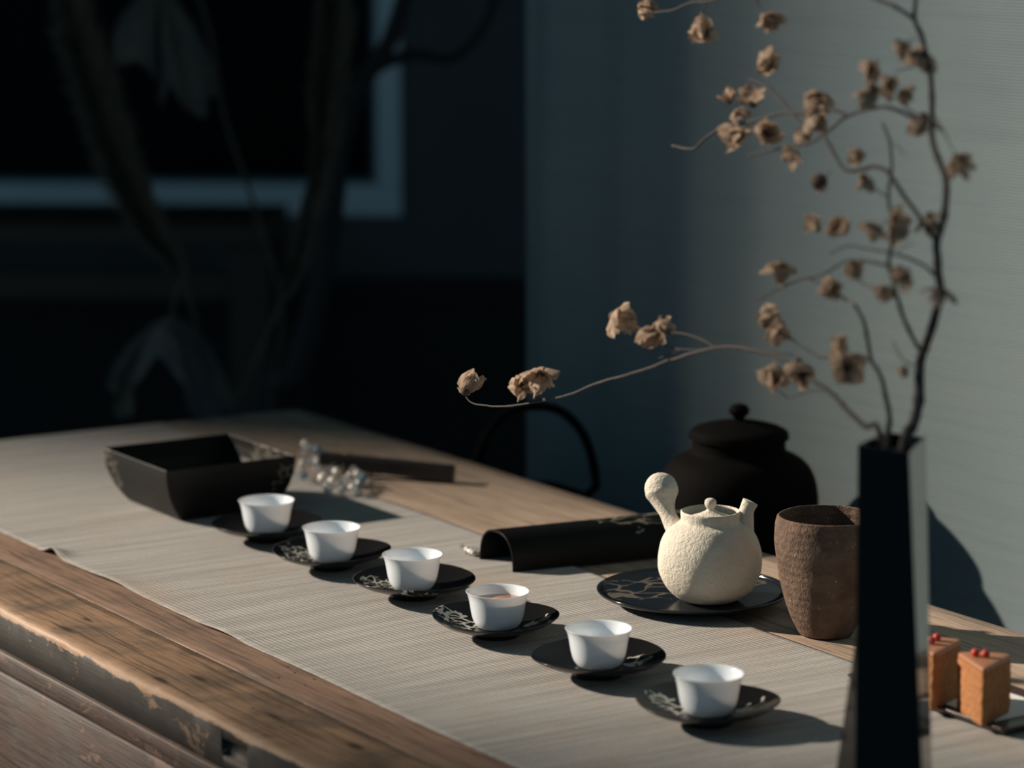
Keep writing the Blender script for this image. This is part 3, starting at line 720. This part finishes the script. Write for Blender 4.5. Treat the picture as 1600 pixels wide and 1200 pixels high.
# ------------------------------------------------------------------ dried branches
def bdep(x, y):
    return dv+.004 + max(0, 1395-x)*.00078 - max(0, x-1430)*.0004 + .02*math.sin(y*.012)*min(1, abs(680-y)/200)
def bp(x, y, off=0): return D(x, y, bdep(x, y)+off)
petal_meshes = []
def petal_mesh(seed):
    rnd = random.Random(seed); n, m = 5, 6; V, F = [], []
    cup = rnd.uniform(.35, .9); tw = rnd.uniform(-.35, .35)
    for i in range(n+1):
        t = i/n; wdt = .62*math.sin(math.pi*min(1, .12+t*.80))**.7*(1-.25*t)
        for j in range(m+1):
            s = -1+2*j/m
            x = s*wdt*(1+.08*math.sin(i*3+j)); ang = t*cup*1.5
            z = math.sin(ang)*t*.75 + .28*s*s*wdt + .06*math.sin(j*2.3+i+seed) ; y = t*math.cos(ang*.5)*(1 - .12*abs(s)*t)
            z += tw*s*t*.6
            rag = (rnd.uniform(-.10, .07) if i == n else rnd.uniform(-.03, .03))
            V.append((x*(1+rag*.5), y*(1+rag), z))
    for i in range(n):
        for j in range(m): a = i*(m+1)+j; F.append((a, a+1, a+m+2, a+m+1))
    me = bpy.data.meshes.new('petal'); me.from_pydata(V, [], F); me.materials.append(PETAL); me.shade_smooth(); return me
petal_meshes = [petal_mesh(s) for s in range(6)]
core_b = bmesh.new(); bmesh.ops.create_icosphere(core_b, subdivisions=2, radius=1); core_me = bpy.data.meshes.new('seed_core'); core_b.to_mesh(core_me); core_b.free(); core_me.shade_smooth()
core_me.materials.append(simple('seed_core_brown', (.10, .055, .035), .8, 0, .4, 300, .5, .001))
def flower(parent, x, y, s, kind='round', toward=None):
    p = bp(x, y, random.uniform(-.006, .006)); r = 1.42*s/FPX*bdep(x, y)
    f = bpy.data.objects.new('flower_head', core_me); COL.objects.link(f); f.parent = parent
    f.matrix_parent_inverse = parent.matrix_basis.inverted()
    ax = (Vector((random.uniform(-1, .4), random.uniform(-1, .2), random.uniform(-.9, .5)))).normalized()
    q = ax.to_track_quat('Z', 'Y').to_matrix().to_4x4()
    cr = r*(.22 if kind != 'bud' else .75)
    f.matrix_basis = Matrix.Translation(p) @ q @ Matrix.Scale(cr, 4)
    if kind == 'bud': n = 2
    elif kind == 'small': n = 4
    else: n = random.choice((6, 7, 7))
    for k in range(n):
        o = bpy.data.objects.new('petal', random.choice(petal_meshes)); COL.objects.link(o); o.parent = f
        a = 2*math.pi*k/n+random.uniform(-.25, .25)
        tilt = random.uniform(-.35, 1.05) if kind == 'round' else random.uniform(-.5, 1.0)
        L = r/cr*random.uniform(.85, 1.12)
        wd = random.uniform(.6, 1.05) if kind != 'wispy' else random.uniform(.25, .5)
        o.matrix_basis = Matrix.Rotation(a, 4, 'Z') @ Matrix.Rotation(tilt, 4, 'X') @ Matrix.Diagonal((L*wd, L, L*.9, 1))
    return f
def branch(label, base, main, side, flowers, pale=()):
    root = empty('dried_branch', bp(*base), label=label, cat='branch', group='dried blossom branches in the vase')
    inv = root.matrix_basis.inverted()
    inv = Matrix.Translation(-root.location)
    def put(name, pts, r0, r1, mat=BARK, deep=None):
        P3 = [bp(x, y) for x, y in pts]
        if deep: P3 = [deep]+P3
        C3 = catmull(P3, 6); n = len(C3)
        C3 = [p+Vector((noise.noise(p*60), noise.noise(p*60+Vector((3, 3, 3))), noise.noise(p*60+Vector((7, 1, 0)))))*.0007 for p in C3]
        rr = [(r0+(r1-r0)*i/(n-1))*(1+.16*noise.noise(Vector((i*.9, r0*1e4, 0)))+(.25 if i % 13 == 6 else 0)) for i in range(n)]
        v, f = tube(C3, rr, 8); o = obj(name, ([q-root.location for q in v], f), mat, root); return o
    put('main_stem', main[0], main[1], main[2], deep=main[3])
    for pts, a, b, *mt in side: put('twig', pts, a, b, *(mt or [BARK]))
    for fl in flowers: flower(root, *fl)
    return root
inside = Vector((sum(p.x for p in topq)/4, sum(p.y for p in topq)/4, Zr-.13))
mm = .00048
branch('tallest dried branch rising at right from the vase, crowded with brown papery blossoms', (1418, 690),
  ([(1415, 697), (1425, 670), (1435, 635), (1437, 575), (1441, 553), (1452, 525), (1465, 480), (1470, 460), (1467, 432), (1465, 400), (1464, 380), (1476, 330), (1478, 282), (1465, 245), (1455, 210), (1457, 160), (1453, 110), (1441, 60), (1428, 30), (1431, 0), (1435, -40)], 9*mm, 3.2*mm, inside),
  [([(1428, 30), (1400, 12), (1360, -5), (1290, -30), (1200, -30), (1130, -5), (1105, 2), (1080, 4), (1050, 16), (1018, 20)], 3.2*mm, 1.3*mm),
   ([(1105, 2), (1097, 25), (1101, 46)], 1.2*mm, .8*mm), ([(1195, -30), (1184, 2), (1198, 22)], 1.2*mm, .8*mm),
   ([(1464, 378), (1440, 345), (1415, 310), (1392, 274), (1370, 261), (1345, 264), (1322, 266), (1305, 245), (1290, 215), (1280, 205), (1252, 190), (1238, 178), (1222, 158), (1195, 134), (1172, 124)], 4*mm, 2*mm),
   ([(1456, 200), (1425, 183), (1380, 167), (1325, 181), (1300, 200), (1270, 222), (1240, 228), (1200, 236), (1168, 245)], 3.4*mm, 1.5*mm),
   ([(1325, 181), (1298, 171), (1260, 176), (1220, 178), (1180, 188), (1130, 200), (1100, 218), (1083, 233), (1050, 228)], 3*mm, 2*mm),
   ([(1449, 186), (1425, 175), (1408, 160), (1395, 148)], 1.8*mm, 1*mm), ([(1460, 180), (1476, 208), (1490, 235)], 1.5*mm, 1*mm),
   ([(1444, 100), (1420, 106), (1398, 112)], 1.5*mm, .9*mm), ([(1440, 60), (1424, 62), (1410, 66)], 1.3*mm, .9*mm),
   ([(1468, 440), (1455, 425), (1438, 412), (1400, 397), (1350, 388), (1325, 385), (1296, 396)], 2.6*mm, 1.2*mm),
   ([(1440, 553), (1420, 515), (1405, 475), (1394, 435), (1389, 414), (1393, 380), (1394, 345), (1388, 308), (1393, 270), (1391, 225), (1387, 212), (1379, 193)], 3.6*mm, 2.2*mm),
   ([(1388, 308), (1370, 297), (1352, 278)], 2*mm, 1*mm), ([(1390, 222), (1405, 230), (1413, 242)], 1*mm, .7*mm), ([(1402, 394), (1415, 385), (1430, 381)], 1*mm, .7*mm),
   ([(1389, 415), (1350, 408), (1325, 408), (1310, 415), (1285, 430), (1262, 434), (1240, 441), (1210, 455), (1180, 471)], 2.4*mm, 1.2*mm),
   ([(1262, 434), (1275, 440), (1288, 447)], 2*mm, 1*mm), ([(1335, 425), (1345, 440), (1360, 447), (1380, 450)], 1.2*mm, 1*mm), ([(1390, 417), (1405, 420), (1425, 419)], 1.4*mm, 1*mm),
   ([(1372, 362), (1385, 345), (1392, 338)], 1*mm, .8*mm), ([(1298, 268), (1290, 276), (1283, 282)], .9*mm, .7*mm),
   ([(1428, 572), (1412, 562), (1403, 550), (1396, 534)], 1.4*mm, 1.1*mm, BARKP)],
  [(1003, 8, 22), (1102, 53, 22), (1203, 24, 20), (1200, 102, 24), (1139, 158, 17), (1150, 175, 15), (1177, 162, 22), (1158, 212, 22), (1195, 212, 25), (1280, 150, 22), (1263, 180, 25), (1248, 205, 18), (1243, 240, 19),
   (1362, 108, 18), (1363, 138, 24), (1390, 132, 17), (1412, 143, 14), (1403, 66, 17), (1418, 78, 14), (1437, 90, 25), (1443, 182, 24), (1495, 247, 27, 'wispy'), (1340, 237, 20), (1348, 277, 19), (1280, 284, 13, 'bud'),
   (1277, 357, 20), (1310, 362, 21), (1366, 355, 18), (1393, 352, 24), (1452, 338, 24, 'wispy'), (1220, 413, 22), (1330, 410, 19), (1297, 453, 19), (1418, 430, 19), (1383, 458, 17), (1470, 452, 24, 'wispy'), (1414, 575, 13, 'small')])
branch('short middle dried branch with pale twigs, ending in a few blossoms above the teapot', (1388, 690),
  ([(1387, 690), (1390, 660), (1385, 625), (1380, 600), (1373, 582), (1362, 565), (1357, 540), (1351, 505), (1343, 488), (1335, 476)], 5*mm, 2.6*mm, inside+Vector((-.006, 0, 0))),
  [([(1336, 477), (1322, 468), (1304, 456)], 2.6*mm, 1.6*mm, BARKP), ([(1362, 565), (1335, 557), (1312, 553), (1287, 560), (1262, 547), (1240, 532), (1222, 521)], 2*mm, 1.2*mm),
   ([(1312, 553), (1308, 542), (1304, 535)], 1*mm, .8*mm), ([(1335, 557), (1328, 568), (1322, 574)], 1*mm, .8*mm)],
  [(1187, 496, 23), (1219, 517, 18), (1304, 531, 17), (1322, 577, 25)])
branch('long low dried branch arching left from the vase over the teapot and kettle handle', (1375, 690),
  ([(1376, 690), (1350, 665), (1320, 637), (1297, 612), (1260, 588), (1230, 565), (1195, 551), (1150, 543), (1112, 545), (1050, 562), (1000, 580), (930, 600), (880, 619), (800, 634), (745, 632), (728, 620)], 5*mm, 1.3*mm, inside+Vector((-.01, .004, 0))),
  [([(1118, 543), (1100, 532), (1078, 524), (1055, 520), (1036, 522)], 2*mm, 1.4*mm), ([(1297, 612), (1270, 610), (1250, 616), (1232, 622), (1218, 610)], 1.4*mm, .9*mm),
   ([(1112, 546), (1065, 546), (1020, 536), (985, 525), (962, 505)], 1.2*mm, .9*mm), ([(1030, 560), (1060, 548), (1065, 545)], 1*mm, .8*mm), ([(860, 624), (835, 622), (820, 612)], 1.3*mm, .9*mm),
   ([(1195, 551), (1230, 553), (1250, 560)], 1*mm, .8*mm)],
  [(1247, 566, 23), (1252, 585, 18), (1214, 596, 23), (959, 494, 27), (1034, 498, 19), (1028, 518, 22), (727, 611, 25), (817, 602, 21), (845, 585, 25)])

# ------------------------------------------------------------------ kettles on a low console behind the table
CZ = .632
cs = empty('low_console', (2.05, 2.88, 0), label='low dark console behind the table carrying the iron kettles', cat='console')
obj('console_top', box(-.12, .085, -.36, .40, CZ-.03, CZ), DARKW, cs, smooth=False, bevel=.003)
for x in (-.09, .06):
    for y in (-.32, .36): obj('leg', box(x-.018, x+.018, y-.018, y+.018, 0, CZ-.03), DARKW, cs, smooth=False, bevel=.002)
def colpt(x, dep, z): return atz(x, dep, z)
jp = colpt(1151, 3.415, CZ)
jr = empty('iron_jar_kettle', (jp.x, jp.y, CZ), label='big round dark iron jar with knobbed lid behind the cream teapot', cat='jar')
obj('jar_body', lathe(smooth_prof([(0, .001), (.062, 0), (.070, .006), (.082, .04), (.0885, .08), (.0905, .115), (.0895, .140), (.084, .160), (.073, .174), (.058, .182), (.0535, .186), (.0525, .196), (.0535, .200), (.050, .200), (.048, .190), (.05, .18), (.07, .16), (.08, .1), (.06, .01), (0, .006)], 4), 72), IRON, jr)
jl = obj('jar_lid', lathe(smooth_prof([(0, .199), (.052, .199), (.0555, .202), (.0555, .206), (.048, .211), (.030, .216), (.012, .219), (0, .2195)], 3), 64), IRON, jr)
obj('knob', lathe(smooth_prof([(0, .217), (.006, .218), (.006, .222), (.011, .227), (.0115, .232), (.007, .237), (0, .2385)], 3), 32), IRON, jl)
kp = colpt(836, 3.72, CZ)
kt = empty('iron_kettle', (kp.x, kp.y, CZ), label='dark kettle with tall arched hoop handle behind the far table edge', cat='kettle')
obj('kettle_body', lathe(smooth_prof([(0, 0), (.05, 0), (.068, .014), (.076, .035), (.074, .055), (.060, .070), (.042, .074), (.040, .078), (.036, .078), (.034, .07), (0, .07)], 4), 64), IRON, kt)
obj('kettle_lid', lathe(smooth_prof([(0, .0745), (.036, .0745), (.037, .077), (.02, .082), (0, .084)], 3), 48), IRON, kt)
hh = [RT*.0755*math.cos(a)*abs(math.cos(a))**-.15*(1 if True else 0)+Vector((0, 0, .058+.122*math.sin(a)**.85)) for a in [math.pi*k/24 for k in range(1, 24)]]
hh = [RT*.062+Vector((0, 0, .066))]+hh+[RT*-.062+Vector((0, 0, .066))]
obj('hoop_handle', tube(hh, .0058, 12), IRON, kt)
obj('spout', tube([RT*-.06+Vector((0, 0, .035)), RT*-.085+Vector((0, 0, .055)), RT*-.10+Vector((0, 0, .075))], [.014, .009, .007], 16), IRON, kt)

# ------------------------------------------------------------------ dark background furniture and dried plants
side = bpy.data.objects.new('side_table', None); COL.objects.link(side); side.empty_display_size = .02
a_ = lw(BWP(420, 385, -.55)); z_top = lw(BWP(300, 350, -.55)).z; z_b = lw(BWP(300, 385, -.55)).z; zr1 = lw(BWP(300, 430, -.55)).z; zr0 = lw(BWP(300, 472, -.55)).z; xl_ = lw(BWP(358, 500, -.55)).x
side.matrix_world = WM @ Matrix.Translation((a_.x, -.55, 0))
tag(side, 'dark brown wooden side table standing in shade below the window', 'table')
BGW = simple('dark_brown_wood', (.06, .035, .02), .55, 0, .3, 10, .2, .001)
obj('table_top', box(-2.0, 0, 0, .36, z_b, z_top), BGW, side, smooth=False, bevel=.004)
obj('rail', box(-1.95, xl_-a_.x, .02, .05, zr0, zr1), BGW, side, smooth=False, bevel=.003)
for x0 in (xl_-a_.x, -1.98):
    for y0 in (.01, .27): obj('leg', box(x0, x0+(-(xl_-a_.x)), y0, y0+.07, 0, z_b), BGW, side, smooth=False, bevel=.003)

pv = colpt(345, 4.75, 0); pv.z = 0
fv = obj('floor_vase', lathe(smooth_prof([(0, .001), (.09, 0), (.12, .06), (.14, .2), (.12, .36), (.07, .46), (.06, .50), (.066, .52), (.058, .52), (.05, .48), (.11, .35), (.12, .2), (.08, .03), (0, .02)], 4), 48), MATTEB); fv.location = pv
tag(fv, 'dark rounded floor vase behind the far table end holding dried plumes and leaves', 'vase')
mouth = Vector((pv.x, pv.y, .50))
def plume(label, pts, wid, n=1500, seed=0):
    rnd = random.Random(seed); dep = 4.75
    P3 = catmull([D(x, y, dep) for x, y in pts], 8); r = empty('pampas_plume', mouth, label=label, cat='dried grass', group='pampas plumes')
    obj('stem', ([q-mouth for q in tube([mouth-Vector((0, 0, .42))]+list(reversed(P3)), .003, 6)[0]], tube([mouth-Vector((0, 0, .42))]+list(reversed(P3)), .003, 6)[1]), STRAW, r)
    V, F = [], []; m = len(P3)
    for k in range(n):
        t = rnd.random()**.9; i = t*(m-2)*.78; a = P3[int(i)]; b = P3[int(i)+1]; p = a+(b-a)*(i % 1)
        ax = (b-a).normalized()           # towards the stem foot
        wd = wid*(.35+.9*math.sin(math.pi*min(1, .18+t*.8)))
        d = Vector((rnd.gauss(0, 1), rnd.gauss(0, 1), rnd.gauss(0, 1))); d = (d-ax*d.dot(ax)).normalized()
        q = p-ax*rnd.uniform(.03, .08)+d*wd*rnd.uniform(.4, 1)+Vector((0, 0, -.01)); s = d.cross(ax)*.0009
        n0 = len(V); V += [p-s-mouth, p+s-mouth, (p+q)/2+s*.8+d*.006-mouth, q-mouth]; F.append((n0, n0+1, n0+2, n0+3))
    tag(obj('plume_fibre', (V, F), STRAW, r), kind='stuff')
plume('long pampas plume leaning left across the dark window', [(95, -60), (125, 60), (150, 140), (185, 240), (215, 310), (255, 380), (285, 430), (310, 520), (335, 640)], .045, 2200, 1)
plume('upright pampas plume at the right of the dark window', [(520, -80), (522, 20), (518, 90), (508, 170), (500, 260), (460, 420), (400, 560), (360, 650)], .035, 1500, 2)
def droop(name, label, apex, lobes, stem, dep, seed, mat=LOTUS):
    """a dry lotus leaf hanging from its stalk: folded lobes fan down from the apex"""
    r = empty(name, mouth, label=label, cat='dried leaf', group='dried lotus leaves'); rnd = random.Random(seed)
    A = D(*apex, dep); n, m = 44, 16; V, F = [], []
    L = [D(x, y, dep+o) for x, y, o in lobes]; L.append(L[0])
    rim = catmull(L, max(2, n//(len(L)-1))); n = len(rim)-1
    for i in range(n+1):
        for j in range(m+1):
            t = j/m; p = A+(rim[i]-A)*t
            sag = math.sin(math.pi*t)*.022; c = sum(L[:-1], Vector())/(len(L)-1)
            out = (p-(A+(c-A)*t)); out = out.normalized() if out.length > 1e-5 else Vector()
            rf = .010*t*math.sin(i*1.9+seed)+.008*noise.noise(Vector((i*.5, j*.4, seed)))
            V.append(p+out*(sag+rf)-mouth)
    for i in range(n):
        for j in range(m): a = i*(m+1)+j; F.append((a, a+1, a+m+2, a+m+1))
    obj('leaf_blade', (V, F), mat, r, solid=.0012)
    S3 = catmull([mouth-Vector((0, 0, .42))]+[D(x, y, dep) for x, y in stem]+[A], 8)
    obj('stalk', ([q-mouth for q in tube(S3, .0035, 8)[0]], tube(S3, .0035, 8)[1]), simple('leaf_stalk', (.10, .08, .06), .8), r)
droop('lotus_leaf', 'crumpled dry grey lotus leaf drooping just behind the far table end', (268, 492), [(170, 605, -.03), (200, 655, .0), (238, 560, -.05), (285, 600, -.09), (300, 650, -.04), (345, 655, .0), (360, 612, .06), (300, 540, .12), (210, 560, .10)], [(330, 640), (318, 560), (300, 480), (283, 440)], 4.7, 3)
droop('lotus_leaf', 'folded dry lotus leaf hanging high in front of the dark window', (250, -25), [(163, 118, -.02), (205, 95, -.07), (240, 120, -.06), (252, 165, -.03), (265, 135, -.06), (300, 180, -.03), (338, 150, .0), (318, 100, .06), (285, 40, .1), (205, 50, .07)], [(420, 640), (440, 480), (400, 330), (350, 180), (330, 60), (290, -50)], 4.8, 5)
tr_root = empty('bare_tree_branch', mouth, label='thick dark bare branch forking in front of the window frame', cat='branch')
def tb_tube(pts, rad, dep=5.0):
    C3 = catmull([mouth-Vector((0, 0, .45)) if p is None else D(p[0], p[1], dep) for p in pts], 8)
    rr = [v.x for v in catmull([Vector((q, 0, 0)) for q in rad], 8)]
    v, f = tube(C3, rr, 12); return [q+Vector((noise.noise(q*25), noise.noise(q*25+Vector((4, 4, 4))), 0))*.003-mouth for q in v], f
obj('trunk', tb_tube([None, (400, 655), (455, 590), (485, 500), (508, 400), (515, 320), (522, 250), (545, 170), (575, 115), (610, 60), (640, -30)], [.02, .022, .022, .021, .021, .026, .022, .018, .016, .015, .015]), BARK, tr_root)
obj('limb', tb_tube([(570, 118), (600, 98), (650, 85), (700, 92), (735, 70), (760, 30), (780, -30)], [.014, .012, .010, .009, .009, .009, .008]), BARK, tr_root)
obj('limb', tb_tube([(515, 320), (500, 270), (497, 200), (500, 120), (520, 40), (530, -40)], [.016, .014, .012, .010, .009, .008]), BARK, tr_root)
